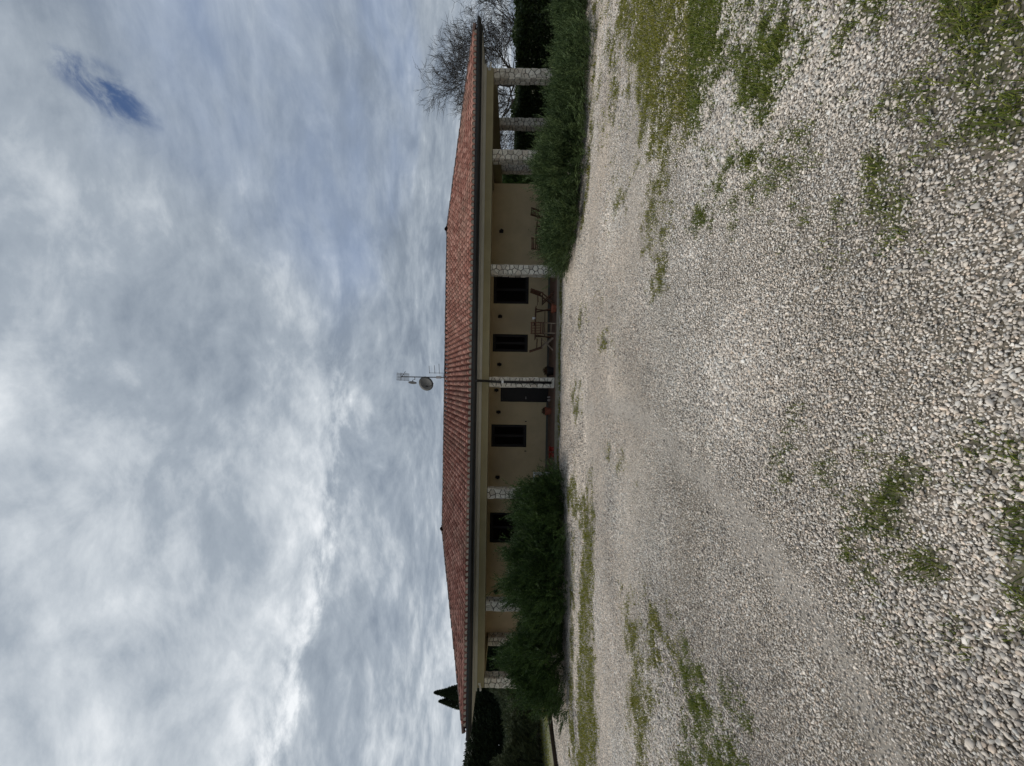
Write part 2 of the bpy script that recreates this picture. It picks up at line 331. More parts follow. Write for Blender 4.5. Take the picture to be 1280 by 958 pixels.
def gravel_mat():
    mt = bpy.data.materials.new('gravel_bed'); mt.use_nodes = True; t = NT(mt.node_tree); b = mt.node_tree.nodes['Principled BSDF']
    co = t.n('ShaderNodeTexCoord').outputs['Object']
    gr = t.n('ShaderNodeAttribute', attribute_name='tint').outputs['Fac']
    def vor(s, feat='F1'):
        v = t.n('ShaderNodeTexVoronoi', feature=feat); t.set(v.inputs['Vector'], co); v.inputs['Scale'].default_value = s; return v
    v1 = vor(42.); v2 = vor(17.)
    sp = t.n('ShaderNodeSeparateColor'); t.t.links.new(v1.outputs['Color'], sp.inputs[0])
    sp2 = t.n('ShaderNodeSeparateColor'); t.t.links.new(v2.outputs['Color'], sp2.inputs[0])
    c = t.ramp(sp.outputs[0], PEB_STOPS)
    c2 = t.ramp(sp2.outputs[0], [(0, (.20, .19, .175)), (.4, (.40, .38, .35)), (1, (.60, .57, .52))])
    c = t.mix(.42, c, c2)
    sh = t.math('SUBTRACT', 1.12, t.math('MULTIPLY', v1.outputs['Distance'], .85))
    c = t.mix(1.0, c, t.n('ShaderNodeCombineColor').outputs[0], 'MULTIPLY') if False else c
    cc = t.n('ShaderNodeCombineXYZ')
    mod = t.math('MULTIPLY', t.smooth(t.noise(co, 1.1, 5, .6), .25, .75, .86, 1.12), t.smooth(t.noise(co, 7, 4, .6), .25, .75, .86, 1.14))
    for i in range(3): t.set(cc.inputs[i], t.math('MULTIPLY', mod, (1.27, 1.155, 1.05)[i]))
    c = t.mix(1.0, c, cc.outputs[0], 'MULTIPLY')
    gap_dark = t.n('ShaderNodeAttribute', attribute_name='gap_dark').outputs['Fac']
    c = t.mix(t.math('MULTIPLY', gap_dark, .82), c, t.mix(t.noise(co, 9, 5, .7), (.045, .037, .025, 1), (.11, .095, .065, 1)))  # dark soil tone painted into the bed to deepen gaps between near pebbles
    rut = t.n('ShaderNodeAttribute', attribute_name='rut').outputs['Fac']
    c = t.mix(t.smooth(t.math('ADD', rut, t.math('MULTIPLY', t.math('SUBTRACT', t.noise(co, 2.2, 4, .6), .5), .9)), .35, .95, 0.0, .75), c, t.mix(t.noise(co, 60, 5, .7), (.27, .24, .205, 1), (.46, .42, .37, 1)))
    gn = t.noise(co, 26, 5, .7)
    gm = t.smooth(t.math('ADD', gr, t.math('MULTIPLY', t.math('SUBTRACT', gn, .5), .9)), .18, .62)
    moss = t.mix(t.smooth(t.noise(co, 12, 4, .6), .35, .65), (.055, .062, .024, 1), (.12, .11, .06, 1))
    c = t.mix(t.math('MULTIPLY', gm, .85), c, moss)
    t.set(b.inputs['Base Color'], c); b.inputs['Roughness'].default_value = .9; b.inputs['Specular IOR Level'].default_value = .2
    bn = t.n('ShaderNodeBump'); bn.inputs['Strength'].default_value = .9; bn.inputs['Distance'].default_value = .012
    t.set(bn.inputs['Height'], sh); t.set(b.inputs['Normal'], bn.outputs[0]); MATS['gravel'] = mt
gravel_mat()
def lawn_mat():
    mt = bpy.data.materials.new('lawn_ground'); mt.use_nodes = True; t = NT(mt.node_tree); b = mt.node_tree.nodes['Principled BSDF']
    co = t.n('ShaderNodeTexCoord').outputs['Object']
    c = t.mix(t.smooth(t.noise(co, .5, 6, .6), .3, .7), (.09, .105, .04, 1), (.20, .185, .11, 1))
    c = t.mix(t.smooth(t.noise(co, 14, 5, .7), .5, .7), c, (.26, .24, .17, 1))
    t.set(b.inputs['Base Color'], c); b.inputs['Roughness'].default_value = .95; MATS['lawn'] = mt
lawn_mat()

# ------------------------------------------------------------------ setting
def build_ground():
    o = MB().add([(-900, -300, -.05), (900, -300, -.05), (900, 1500, -.05), (-900, 1500, -.05)], [(0, 1, 2, 3)]).build('ground', MATS['lawn']); tag(o, kind='structure')
    xs = np.arange(-12.6, 14.01, .1); ys = np.arange(-3.0, 15.01, .1)
    X, Y = np.meshgrid(xs, ys); x, y = X.ravel(), Y.ravel(); z = height(x, y)
    nx, ny = len(xs), len(ys); i = (np.arange(ny - 1)[:, None] * nx + np.arange(nx - 1)[None]).ravel()
    q = np.stack([i, i + 1, i + nx + 1, i + nx], 1)
    me = np_mesh('gravel_yard', np.stack([x, y, z], 1), q, MATS['gravel'], 4, grass_amount(x, y))
    at = me.attributes.new('gap_dark', 'FLOAT', 'POINT'); at.data.foreach_set('value', (np.clip((6.6 - y) / 2.2, 0, 1) * np.clip((y * 1.05 + 1.4 - np.abs(x)) / .8, 0, 1)).astype(np.float32))  # gap darkening covers only the near modelled pebbles, fading with distance
    o = link(bpy.data.objects.new('gravel_yard', me)); tag(o, kind='structure')
    at = me.attributes.new('rut', 'FLOAT', 'POINT'); at.data.foreach_set('value', np.clip(track_amount(x, y), 0, 1).astype(np.float32))
    me.polygons.foreach_set('use_smooth', [True] * len(me.polygons))
build_ground()

def pebble_nodes():
    ng = bpy.data.node_groups.new('scatter_pebbles', 'GeometryNodeTree')
    ng.interface.new_socket('Geometry', in_out='INPUT', socket_type='NodeSocketGeometry'); ng.interface.new_socket('Geometry', in_out='OUTPUT', socket_type='NodeSocketGeometry')
    N = ng.nodes; L = ng.links; gi = N.new('NodeGroupInput'); go = N.new('NodeGroupOutput')
    g2i = N.new('GeometryNodeGeometryToInstance')
    for k in range(6):
        ico = N.new('GeometryNodeMeshIcoSphere'); ico.inputs['Radius'].default_value = .5; ico.inputs['Subdivisions'].default_value = 2
        sp = N.new('GeometryNodeSetPosition'); no = N.new('ShaderNodeTexNoise'); no.inputs['Scale'].default_value = 1.5; no.inputs['Detail'].default_value = 1.0
        pos = N.new('GeometryNodeInputPosition'); add = N.new('ShaderNodeVectorMath'); add.operation = 'ADD'; add.inputs[1].default_value = (k * 7.3, k * 3.1, k * 5.7)
        L.new(pos.outputs[0], add.inputs[0]); L.new(add.outputs[0], no.inputs['Vector'])
        sub = N.new('ShaderNodeVectorMath'); sub.operation = 'SUBTRACT'; sub.inputs[1].default_value = (.5, .5, .5); L.new(no.outputs['Color'], sub.inputs[0])
        sc = N.new('ShaderNodeVectorMath'); sc.operation = 'SCALE'; sc.inputs['Scale'].default_value = .85; L.new(sub.outputs[0], sc.inputs[0])
        L.new(ico.outputs[0], sp.inputs['Geometry']); L.new(sc.outputs[0], sp.inputs['Offset'])
        ss = N.new('GeometryNodeSetShadeSmooth'); L.new(sp.outputs[0], ss.inputs[0])
        sm = N.new('GeometryNodeSetMaterial'); sm.inputs['Material'].default_value = MATS['pebble']; L.new(ss.outputs[0], sm.inputs[0])
        L.new(sm.outputs[0], g2i.inputs[0])
    iop = N.new('GeometryNodeInstanceOnPoints'); L.new(gi.outputs[0], iop.inputs['Points']); L.new(g2i.outputs[0], iop.inputs['Instance'])
    iop.inputs['Pick Instance'].default_value = True
    def attr(name, typ):
        a = N.new('GeometryNodeInputNamedAttribute'); a.data_type = typ; a.inputs[0].default_value = name; return a.outputs[0]
    L.new(attr('pick', 'INT'), iop.inputs['Instance Index']); L.new(attr('size', 'FLOAT_VECTOR'), iop.inputs['Scale'])
    e2r = N.new('FunctionNodeEulerToRotation'); L.new(attr('turn', 'FLOAT_VECTOR'), e2r.inputs[0]); L.new(e2r.outputs[0], iop.inputs['Rotation'])
    L.new(iop.outputs[0], go.inputs[0]); return ng
def build_pebbles():
    P = []
    def layer(y0, y1, step, keep, big):
        ys = np.arange(y0, y1, step); xm = y1 * 1.0 + .9
        xs = np.arange(-xm, xm, step); X, Y = np.meshgrid(xs, ys); x, y = X.ravel(), Y.ravel()
        ok = (np.abs(x) < y * 1.0 + .75) & (rng.random(len(x)) < keep); x, y = x[ok], y[ok]
        x = x + rng.uniform(-.5, .5, len(x)) * step; y = y + rng.uniform(-.5, .5, len(x)) * step
        P.append(np.stack([x, y, np.full(len(x), big)], 1))
    layer(.35, 3.4, .0118, 1.0, 1.0); layer(.35, 3.4, .022, .8, 1.25)
    layer(3.4, 6.0, .0145, 1.0, 1.0); layer(3.4, 6.0, .032, .7, 1.3)
    layer(6.0, 9.0, .021, 1.0, 1.25); layer(9.0, 14.4, .045, .9, 2.2)
    p = np.concatenate(P); x, y, big = p.T
    ok = (x > -12.5) & (x < 13.9); x, y, big = x[ok], y[ok], big[ok]
    ga = grass_amount(x, y); tr = track_amount(x, y)
    keep = rng.random(len(x)) > np.clip(ga * .95, 0, .80); keep &= rng.random(len(x)) > np.clip(tr - .55, 0, .4) * 1.15
    x, y, big, ga, tr = x[keep], y[keep], big[keep], ga[keep], tr[keep]; n = len(x)
    coarse = np.clip(.62 + 1.0 * (fbm2(x, y, .9, 55, 3) - .35), .6, 1.25) * (1 - .22 * np.clip(tr, 0, 1)) * np.clip(1.12 - (y - 1.5) * .035, .82, 1.12)
    s = .0148 * big * coarse * np.exp(rng.normal(0, .25, n)) * np.clip(.92 + (y - 2) * .04, .9, 1.15); s = np.clip(s, .007, .05)
    size = np.stack([s * rng.uniform(.95, 1.45, n), s * rng.uniform(.7, 1.0, n), s * rng.uniform(.4, .8, n)], 1)
    turn = np.stack([rng.normal(0, .28, n), rng.normal(0, .28, n), rng.uniform(0, 6.283, n)], 1)
    z = height(x, y) + size[:, 2] * .22 + np.where(big > 1.15, .006, 0.)
    me = bpy.data.meshes.new('gravel'); me.vertices.add(n); me.vertices.foreach_set('co', np.stack([x, y, z], 1).astype(np.float32).ravel())
    me.attributes.new('size', 'FLOAT_VECTOR', 'POINT').data.foreach_set('vector', size.astype(np.float32).ravel())
    me.attributes.new('turn', 'FLOAT_VECTOR', 'POINT').data.foreach_set('vector', turn.astype(np.float32).ravel())
    me.attributes.new('pick', 'INT', 'POINT').data.foreach_set('value', rng.integers(0, 6, n).astype(np.int32))
    shade = np.clip(rng.beta(1.5, 1.35, n) + (fbm2(x, y, .7, 91, 3) - .5) * .6 - .03, 0, 1)
    me.attributes.new('shade', 'FLOAT', 'POINT').data.foreach_set('value', shade.astype(np.float32))
    me.attributes.new('hue', 'FLOAT', 'POINT').data.foreach_set('value', np.clip(rng.random(n) + (fbm2(x, y, .5, 17, 2) - .5) * .6, 0, 1).astype(np.float32))
    me.materials.append(MATS['pebble'])
    o = link(bpy.data.objects.new('gravel', me)); md = o.modifiers.new('scatter', 'NODES'); md.node_group = pebble_nodes()
    tag(o, 'loose rounded grey and cream river pebbles covering the whole yard', 'gravel', kind='stuff'); print('pebbles', n)
build_pebbles()

def blades(x, y, z, hgt, wid, lean, seed):
    """bent two-segment grass blades"""
    r = np.random.default_rng(seed); n = len(x); a = r.uniform(0, 6.283, n); w = a + 1.5708
    d = np.stack([np.cos(a), np.sin(a), np.zeros(n)], 1); s = np.stack([np.cos(w), np.sin(w), np.zeros(n)], 1) * (wid / 2)[:, None]
    b = np.stack([x, y, z], 1); ln = (lean * r.uniform(.3, 1.5, n))[:, None]
    up = np.array([0, 0, 1.]); mid = b + up * (hgt * .6)[:, None] + d * ln * (hgt * .3)[:, None]; tip = b + up * (hgt * .9)[:, None] + d * ln * (hgt * .9)[:, None]
    v = np.stack([b - s, b + s, mid - s * .8, mid + s * .8, tip], 1).reshape(-1, 3); o = np.arange(n)[:, None] * 5
    f = np.concatenate([o + np.array([[0, 1, 3]]), o + np.array([[0, 3, 2]]), o + np.array([[2, 3, 4]])])
    return v, f, np.repeat(r.random(n), 5)
def build_grass():
    parts = []
    for (y0, y1, dens, h, wd) in ((.5, 3.9, 15000, .038, .0044), (3.9, 7.0, 6500, .034, .0055), (7.0, 14.5, 1500, .045, .011)):
        xm = min(12.5, y1 + 1.0); n = int(dens * 2 * xm * (y1 - y0))
        x = rng.uniform(-xm, xm, n); y = rng.uniform(y0, y1, n); ok = np.abs(x) < y + 1.0; x, y = x[ok], y[ok]
        g = grass_amount(x, y); cl = fbm2(x, y, 14, 3, 2); ok = rng.random(len(x)) < np.clip(g * 1.0, 0, 1) * np.clip((cl - .34) * 4.5, 0.32, 1); x, y, g = x[ok], y[ok], g[ok]
        hh = h * np.clip(.5 + g * .7, .4, 1.2) * rng.uniform(.5, 1.4, len(x))
        parts.append(blades(x, y, height(x, y), hh, np.full(len(x), wd) * rng.uniform(.7, 1.4, len(x)), np.full(len(x), .8), int(dens)))
    for nm, sel, lab, mt in (('weed_grass', parts[:1], 'low green weeds and grass sprouting through the pebbles close by', 'weed_blade'), ('yard_grass', parts[1:], 'yellow green grass strips growing across the gravel towards the house', 'grass_blade')):
        V, F, C, o = [], [], [], 0
        for v, f, c in sel: V.append(v); F.append(f + o); C.append(c); o += len(v)
        ob = link(bpy.data.objects.new(nm, np_mesh(nm, np.concatenate(V), np.concatenate(F), MATS[mt], 3, np.concatenate(C)))); tag(ob, lab, 'grass', kind='stuff')
        print(nm, sum(map(len, F)))
build_grass()

def build_terrace():
    mt = bpy.data.materials.new('terrace_tiles'); mt.use_nodes = True; t = NT(mt.node_tree); b = mt.node_tree.nodes['Principled BSDF']
    br = t.n('ShaderNodeTexBrick'); t.set(br.inputs['Vector'], t.n('ShaderNodeTexCoord').outputs['Object']); br.inputs['Scale'].default_value = 1; br.offset = 0
    br.inputs['Brick Width'].default_value = .3; br.inputs['Row Height'].default_value = .3; br.inputs['Mortar Size'].default_value = .008
    br.inputs['Color1'].default_value = (.17, .095, .07, 1); br.inputs['Color2'].default_value = (.21, .12, .09, 1); br.inputs['Mortar'].default_value = (.12, .11, .10, 1)
    t.set(b.inputs['Base Color'], br.outputs[0]); b.inputs['Roughness'].default_value = .7
    o = MB().box(-12.2, 12.7, 14.72, 24.4, -.2, .1).build('terrace', mt); tag(o, kind='structure')
    x = -12.2; k = 0; me = None
    while x < 12.7 - .02:                                   # edging stones along the front
        L = min(.6, 12.7 - x)
        if me is None: me = MB().box(.004, .596, 14.53, 14.719, -.1, .103).mesh('edging_stone', MATS['kerb_stone'])
        e = bpy.data.objects.new('edging_stone', me); link(e, o); e.location = (x, 0, random.uniform(-.004, .004)); e.scale.x = L / .6; x += .6
build_terrace()

# ------------------------------------------------------------------ the house
house = empty('house', (0, 19, 0)); tag(house, 'long single-storey house with red tiled hip roof and stone-clad portico columns', 'house')
HO = Vector((0, 19, 0))
def hpart(mb, name, m_, parent=None, smooth=False, bevel=0):
    o = mb.build(name, MATS[m_], parent or house, bevel, smooth)
    if parent is None: o.location = -HO
    return o
EX0, EX1, EY0, EY1, EZ, RZ = -12.42, 12.72, 13.9, 24.24, 3.17, 4.90
HALF = (EY1 - EY0) / 2; RY = (EY0 + EY1) / 2; RX0, RX1 = EX0 + HALF, EX1 - HALF
FW = 17.5                                                   # front wall plane
OPEN = [(3.54, 4.82, 1.05, 2.62, 'w'), (1.39, 2.18, 1.05, 2.62, 'w'), (-.84, .06, .1, 2.23, 'd'), (-2.86, -1.86, 1.05, 2.62, 'w'), (-7.14, -5.79, 1.05, 2.62, 'w')]
def build_walls():
    mb = MB(); x = -11.5
    for a, b_, z0, z1, k in sorted(OPEN):
        mb.box(x, a, FW, FW + .35, .1, 2.98)
        if z0 > .11: mb.box(a, b_, FW, FW + .35, .1, z0)
        mb.box(a, b_, FW, FW + .35, z1, 2.98); x = b_
    mb.box(x, 8.9, FW, FW + .35, .1, 2.98)
    mb.box(-11.5, -11.15, FW + .352, 22.9, .1, 2.98); mb.box(8.55, 8.9, FW + .352, 22.9, .1, 2.98); mb.box(-11.5, 8.9, 22.902, 23.25, .1, 2.98)
    hpart(mb, 'wall', 'plaster')
    mb = MB(); xs = [-11.1] + sum([[a, b_] for a, b_, z0, z1, k in sorted(OPEN) if k == 'd'], []) + [8.9]
    for a, b_ in zip(xs[0::2], xs[1::2]): mb.box(a, b_, FW - .016, FW - .003, .1, .19)
    hpart(mb, 'skirting', 'skirting')
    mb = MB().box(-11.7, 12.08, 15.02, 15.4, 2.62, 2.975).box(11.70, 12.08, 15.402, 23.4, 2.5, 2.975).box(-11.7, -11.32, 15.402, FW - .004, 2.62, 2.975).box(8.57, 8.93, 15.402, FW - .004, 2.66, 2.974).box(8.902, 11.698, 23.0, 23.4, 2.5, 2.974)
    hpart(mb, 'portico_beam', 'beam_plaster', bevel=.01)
    hpart(MB().box(EX0 + .04, EX1 - .04, EY0 + .04, EY1 - .04, 2.985, 3.03), 'soffit', 'soffit')
    hpart(MB().box(-11.78, 12.16, 14.955, 15.017, 2.885, 2.983).box(12.083, 12.16, 15.019, 23.4, 2.885, 2.983), 'lit_soffit_strip', 'soffit')  # added pale strip, stands in for the lit soffit line above the beam
    hpart(MB().box(-11.3, 8.56, 15.405, FW - .005, 2.93, 2.98).box(8.94, 11.69, 15.405, 22.99, 2.93, 2.98), 'portico_ceiling', 'ceiling_wood')
    for a, b_, z0, z1, k in OPEN:
        w = b_ - a
        if k == 'w':
            win = hpart(MB().box(a, a + .06, FW + .05, FW + .12, z0, z1).box(b_ - .06, b_, FW + .05, FW + .12, z0, z1).box(a + .06, b_ - .06, FW + .05, FW + .12, z0, z0 + .06).box(a + .06, b_ - .06, FW + .05, FW + .12, z1 - .06, z1).box(a + .06, b_ - .06, FW + .2, FW + .22, z0 + .06, z1 - .06), 'window', 'shutter')
            c = (a + b_) / 2
            for s0, s1 in ((a + .065, c - .004), (c + .004, b_ - .065)):
                mb = MB().box(s0, s0 + .05, FW + .055, FW + .1, z0 + .065, z1 - .065).box(s1 - .05, s1, FW + .055, FW + .1, z0 + .065, z1 - .065)
                mb.box(s0 + .05, s1 - .05, FW + .055, FW + .1, z0 + .065, z0 + .14).box(s0 + .05, s1 - .05, FW + .055, FW + .1, z1 - .14, z1 - .065)
                z = z0 + .15
                while z < z1 - .16: mb.bar((s0 + .05, FW + .078, z), (s1 - .05, FW + .078, z), .045, .012, (0, .7, .7)); z += .05
                sh = hpart(mb, 'shutter', 'shutter', win)
            hpart(MB().box(a - .03, b_ + .03, FW - .03, FW + .048, z0 - .045, z0 - .002), 'sill', 'plaster', win)
        else:
            dr = hpart(MB().box(a, a + .07, FW + .04, FW + .14, z0, z1).box(b_ - .07, b_, FW + .04, FW + .14, z0, z1).box(a + .07, b_ - .07, FW + .04, FW + .14, z1 - .07, z1), 'door', 'door')
            mb = MB().box(a + .072, b_ - .072, FW + .08, FW + .13, z0 + .01, z1 - .072)
            for zz in (.25, 1.2): mb.box(a + .18, b_ - .18, FW + .068, FW + .079, zz, zz + .75)
            hpart(mb, 'door_leaf', 'door', dr)
            hpart(MB().tube([(a + .13, FW + .04, 1.1), (a + .24, FW + .04, 1.1)], .012, 8).tube([(a + .13, FW + .04, 1.1), (a + .13, FW + .08, 1.1)], .01, 8), 'handle', 'feed_grey', dr)
    for x in (-3.02, -1.70):
        hpart(MB().box(x - .015, x + .015, FW - .06, FW - .002, 1.08, 1.11).box(x - .02, x + .02, FW - .066, FW - .05, 1.05, 1.13), 'shutter_stop', 'black_metal')
build_walls()

def voronoi_cells(w, h, cell, r):
    """irregular polygons filling a w x h rectangle (clipped Voronoi)"""
    nx, ny = max(1, round(w / cell)), max(1, round(h / cell))
    pts = [((i + .5 + r.uniform(-.45, .45)) * w / nx, (j + .5 + r.uniform(-.55, .55) + (.35 if i % 2 else 0)) * h / ny) for i in range(nx) for j in range(ny)]
    res = []
    for i, p in enumerate(pts):
        poly = [(0, 0), (w, 0), (w, h), (0, h)]
        for j, q in enumerate(pts):
            if i == j or abs(p[1] - q[1]) > cell * 3.2: continue
            mx, my = (p[0] + q[0]) / 2, (p[1] + q[1]) / 2; nx_, ny_ = q[0] - p[0], q[1] - p[1]; out = []
            for a, b in zip(poly, poly[1:] + poly[:1]):
                da = (a[0] - mx) * nx_ + (a[1] - my) * ny_; db = (b[0] - mx) * nx_ + (b[1] - my) * ny_
                if da <= 0: out.append(a)
                if da * db < 0: t = da / (da - db); out.append((a[0] + (b[0] - a[0]) * t, a[1] + (b[1] - a[1]) * t))
            poly = out
            if not poly: break
        if len(poly) >= 3: res.append(poly)
    return res
def stone_prism(mb, poly, org, ux, uz, nrm, r):
    c = (sum(p[0] for p in poly) / len(poly), sum(p[1] for p in poly) / len(poly)); proud = r.uniform(.014, .042)
    def P(p, k, d): return org + ux * (c[0] + (p[0] - c[0]) * k) + uz * (c[1] + (p[1] - c[1]) * k) + nrm * d
    size = max(math.hypot(p[0] - c[0], p[1] - c[1]) for p in poly); k0 = 1 - .019 / max(size, .03); k1 = k0 - .012 / max(size, .03)
    n = len(poly); vs = [P(p, k0, 0) for p in poly] + [P(p, k0, proud * .6) for p in poly] + [P(p, k1, proud) for p in poly]
    fs = [(i, (i + 1) % n, n + (i + 1) % n, n + i) for i in range(n)] + [(n + i, n + (i + 1) % n, 2 * n + (i + 1) % n, 2 * n + i) for i in range(n)] + [tuple(2 * n + i for i in range(n))]
    mb.add(vs, fs)
COLS = [(11.88, 15.2, 2.62), (8.75, 15.2, 2.62), (4.35, 15.2, 2.62), (.03, 15.2, 2.62), (-4.25, 15.2, 2.62), (-8.57, 15.2, 2.62), (-11.51, 15.2, 2.62), (11.88, 18.0, 2.5), (11.88, 21.8, 2.5), (-11.33, FW - .17, 2.62)]
def build_columns():
    for k, (cx, cy, top) in enumerate(COLS):
        r = random.Random(100 + k); hw = .17; z0 = .1
        cb = empty('column', (cx, cy - HO.y, 0), parent=house)
        MB().box(-hw, hw, -hw, hw, z0, top - .003).build('core', MATS['mortar'], cb)
        rest = MB()
        for fi, (nrm, ux) in enumerate((((0, -1, 0), (1, 0, 0)), ((-1, 0, 0), (0, -1, 0)), ((1, 0, 0), (0, 1, 0)), ((0, 1, 0), (-1, 0, 0)))):
            nrm, ux = Vector(nrm), Vector(ux); org = nrm * (hw - .002) - ux * (hw + .012) + Vector((0, 0, z0))
            for poly in voronoi_cells(2 * hw + .024, top - z0 - .006, .165, r):
                if fi == 0 and k < 7:
                    mb = MB(); stone_prism(mb, poly, org, ux, Vector((0, 0, 1)), nrm, r); mb.build('stone', MATS['stone'], cb)
                else: stone_prism(rest, poly, org, ux, Vector((0, 0, 1)), nrm, r)
        tag(rest.build('stone_cladding', MATS['stone'], cb), kind='stuff')
build_columns()

def tile_profile(): return [(-.102, -.022), (-.078, -.016), (-.072, .034), (-.050, .078), (0, .096), (.050, .078), (.072, .034), (.078, -.016), (.102, -.022)]
def tile_verts(L=.43, taper=.0):
    pr = tile_profile(); v = []
    for (s, dz) in ((0, .030), (L, .004)):
        v += [(x, s, z + dz) for x, z in pr]
    v += [(x, 0, z + .030 - .014) for x, z in pr]
    n = len(pr); f = [(i, i + 1, n + i + 1, n + i) for i in range(n - 1)] + [(2 * n + i, 2 * n + i + 1, i + 1, i) for i in range(n - 1)]
    return np.array(v), f
def build_roof():
    # solid roof body under the tiles
    vs = [(EX0 + .05, EY0 + .05, EZ - .1), (EX1 - .05, EY0 + .05, EZ - .1), (EX1 - .05, EY1 - .05, EZ - .1), (EX0 + .05, EY1 - .05, EZ - .1),
          (EX0 + .05, EY0 + .05, EZ), (EX1 - .05, EY0 + .05, EZ), (EX1 - .05, EY1 - .05, EZ), (EX0 + .05, EY1 - .05, EZ), (RX0, RY, RZ), (RX1, RY, RZ)]
    fs = [(3, 2, 1, 0), (0, 1, 5, 4), (1, 2, 6, 5), (2, 3, 7, 6), (3, 0, 4, 7), (4, 5, 9, 8), (6, 7, 8, 9), (5, 6, 9), (7, 4, 8)]
    roof = hpart(MB().add(vs, fs), 'roof', 'mortar')
    slope = math.atan2(RZ - EZ, HALF); sl_len = math.hypot(RZ - EZ, HALF); cs, sn = math.cos(slope), math.sin(slope)
    tv, tf = tile_verts(); proto = bpy.data.meshes.new('roof_tile'); proto.from_pydata([tuple(v) for v in tv], [], tf); proto.materials.append(MATS['tile'])
    proto.polygons.foreach_set('use_smooth', [i < 8 for i in range(len(proto.polygons))])
    ev = [tuple(v) for v in tv]; q0 = len(ev); ev += [(x * .93, .012, z * .9 + .022) for x, z in tile_profile()[1:8]]    # eave tiles: open end stopped with pale mortar
    eave = bpy.data.meshes.new('roof_tile'); eave.from_pydata(ev, [], tf + [tuple(range(q0, q0 + 7))]); eave.materials.append(MATS['tile']); eave.materials.append(MATS['pale_mortar'])
    eave.polygons.foreach_set('use_smooth', [i < 8 for i in range(len(eave.polygons))]); eave.polygons[len(eave.polygons) - 1].material_index = 1
    V, F, o = [], [], 0; pitch, row = .204, .36
    faces = [(Vector((EX0, EY0, EZ)), Vector((1, 0, 0)), EX1 - EX0, Vector((0, 1, 0)), True), (Vector((EX1, EY0, EZ)), Vector((0, 1, 0)), EY1 - EY0, Vector((-1, 0, 0)), False),
             (Vector((EX1, EY1, EZ)), Vector((-1, 0, 0)), EX1 - EX0, Vector((0, -1, 0)), False), (Vector((EX0, EY1, EZ)), Vector((0, -1, 0)), EY1 - EY0, Vector((1, 0, 0)), False)]
    nind = 0
    for org, e, wid, inn, front in faces:
        up = inn * cs + Vector((0, 0, sn)); nrm = e.cross(up); ncol = int(wid / pitch); off = (wid - ncol * pitch) / 2
        R = Matrix((e, up, nrm)).transposed()
        Rn = np.array(R)
        for j in range(int(sl_len / row) + 1):
            s = j * row - .06
            for i in range(ncol):
                u = off + (i + .5) * pitch; inset = (s + .25) * cs
                if u < inset - .02 or u > wid - inset + .02 or s + .3 > sl_len: continue
                pos = org + e * u + up * s + nrm * (.012 + random.uniform(-.004, .004))
                if front and j < 2:
                    ob = bpy.data.objects.new('roof_tile', eave if j == 0 else proto); link(ob, roof)
                    ob.matrix_local = Matrix.Translation(pos) @ R.to_4x4() @ Matrix.Rotation(random.gauss(0, .012), 4, 'Z'); nind += 1
                else:
                    a = random.gauss(0, .014); ca, sa = math.cos(a), math.sin(a)
                    q = tv.copy(); q[:, 0], q[:, 1] = tv[:, 0] * ca - tv[:, 1] * sa, tv[:, 0] * sa + tv[:, 1] * ca
                    V.append(q @ Rn.T + np.array(pos)); F.append(np.array(tf) + o); o += len(tv)
    me = np_mesh('tile_field', np.concatenate(V), np.concatenate(F), MATS['tile'], 4)
    ob = link(bpy.data.objects.new('tile_field', me), roof); tag(ob, kind='stuff')
    # ridge and hip caps
    prof = [(.11 * math.cos(t), .11 * math.sin(t)) for t in np.linspace(0, math.pi, 8)]
    v = [(0, x, z - .03) for x, z in prof] + [(.42, x * .85, z * .85 - .03) for x, z in prof]; n = len(prof)
    cap = bpy.data.meshes.new('ridge_tile'); cap.from_pydata(v, [], [(i, n + i, n + i + 1, i + 1) for i in range(n - 1)] + [tuple(range(n))]); cap.materials.append(MATS['ridge_clay'])
    lines = [(Vector((RX0, RY, RZ)), Vector((RX1, RY, RZ)))] + [(Vector((ex, ey, EZ)), Vector((rx, RY, RZ))) for ex, ey, rx in ((EX0, EY0, RX0), (EX1, EY0, RX1), (EX0, EY1, RX0), (EX1, EY1, RX1))]
    for a, b in lines:
        d = (b - a); L = d.length; d.normalize(); side = Vector((0, 0, 1)).cross(d).normalized(); upv = d.cross(side); Rm = Matrix((d, side, upv)).transposed().to_4x4()
        for i in range(int(L / .37) + 1):
            if i * .37 > L - .1: break
            ob = bpy.data.objects.new('ridge_tile', cap); link(ob, roof); ob.matrix_local = Matrix.Translation(a + d * (i * .37) + upv * (.07 + random.uniform(-.006, .006))) @ Rm
    # fascia and gutter round the eaves
    mb = MB()
    for (x0, x1, y0, y1) in ((EX0, EX1, EY0, EY0 + .045), (EX0, EX1, EY1 - .045, EY1), (EX0, EX0 + .045, EY0 + .047, EY1 - .047), (EX1 - .045, EX1, EY0 + .047, EY1 - .047)): mb.box(x0, x1, y0, y1, 2.972, EZ - .01)
    hpart(mb, 'fascia', 'gutter')
    prof = [(-.002, .03)] + [(-.072 - .07 * math.cos(t), .0 - .095 * math.sin(t)) for t in np.linspace(math.pi, 0, 9)][1:] + [(-.142, .03), (-.150, .03), (-.150, -.02)] + [(-.072 - .078 * math.cos(t), -.02 - .088 * math.sin(t)) for t in np.linspace(0, math.pi, 9)][1:]
    prof = [(-.002, .02), (-.01, -.05), (-.04, -.10), (-.08, -.115), (-.12, -.10), (-.148, -.05), (-.152, .02), (-.146, .02), (-.142, -.045), (-.115, -.09), (-.08, -.105), (-.04, -.09), (-.012, -.045), (-.006, .02)]
    mb = MB(); corners = [(EX0, EY0, -1, -1), (EX1, EY0, 1, -1), (EX1, EY1, 1, 1), (EX0, EY1, -1, 1)]; n = len(prof); vs = []
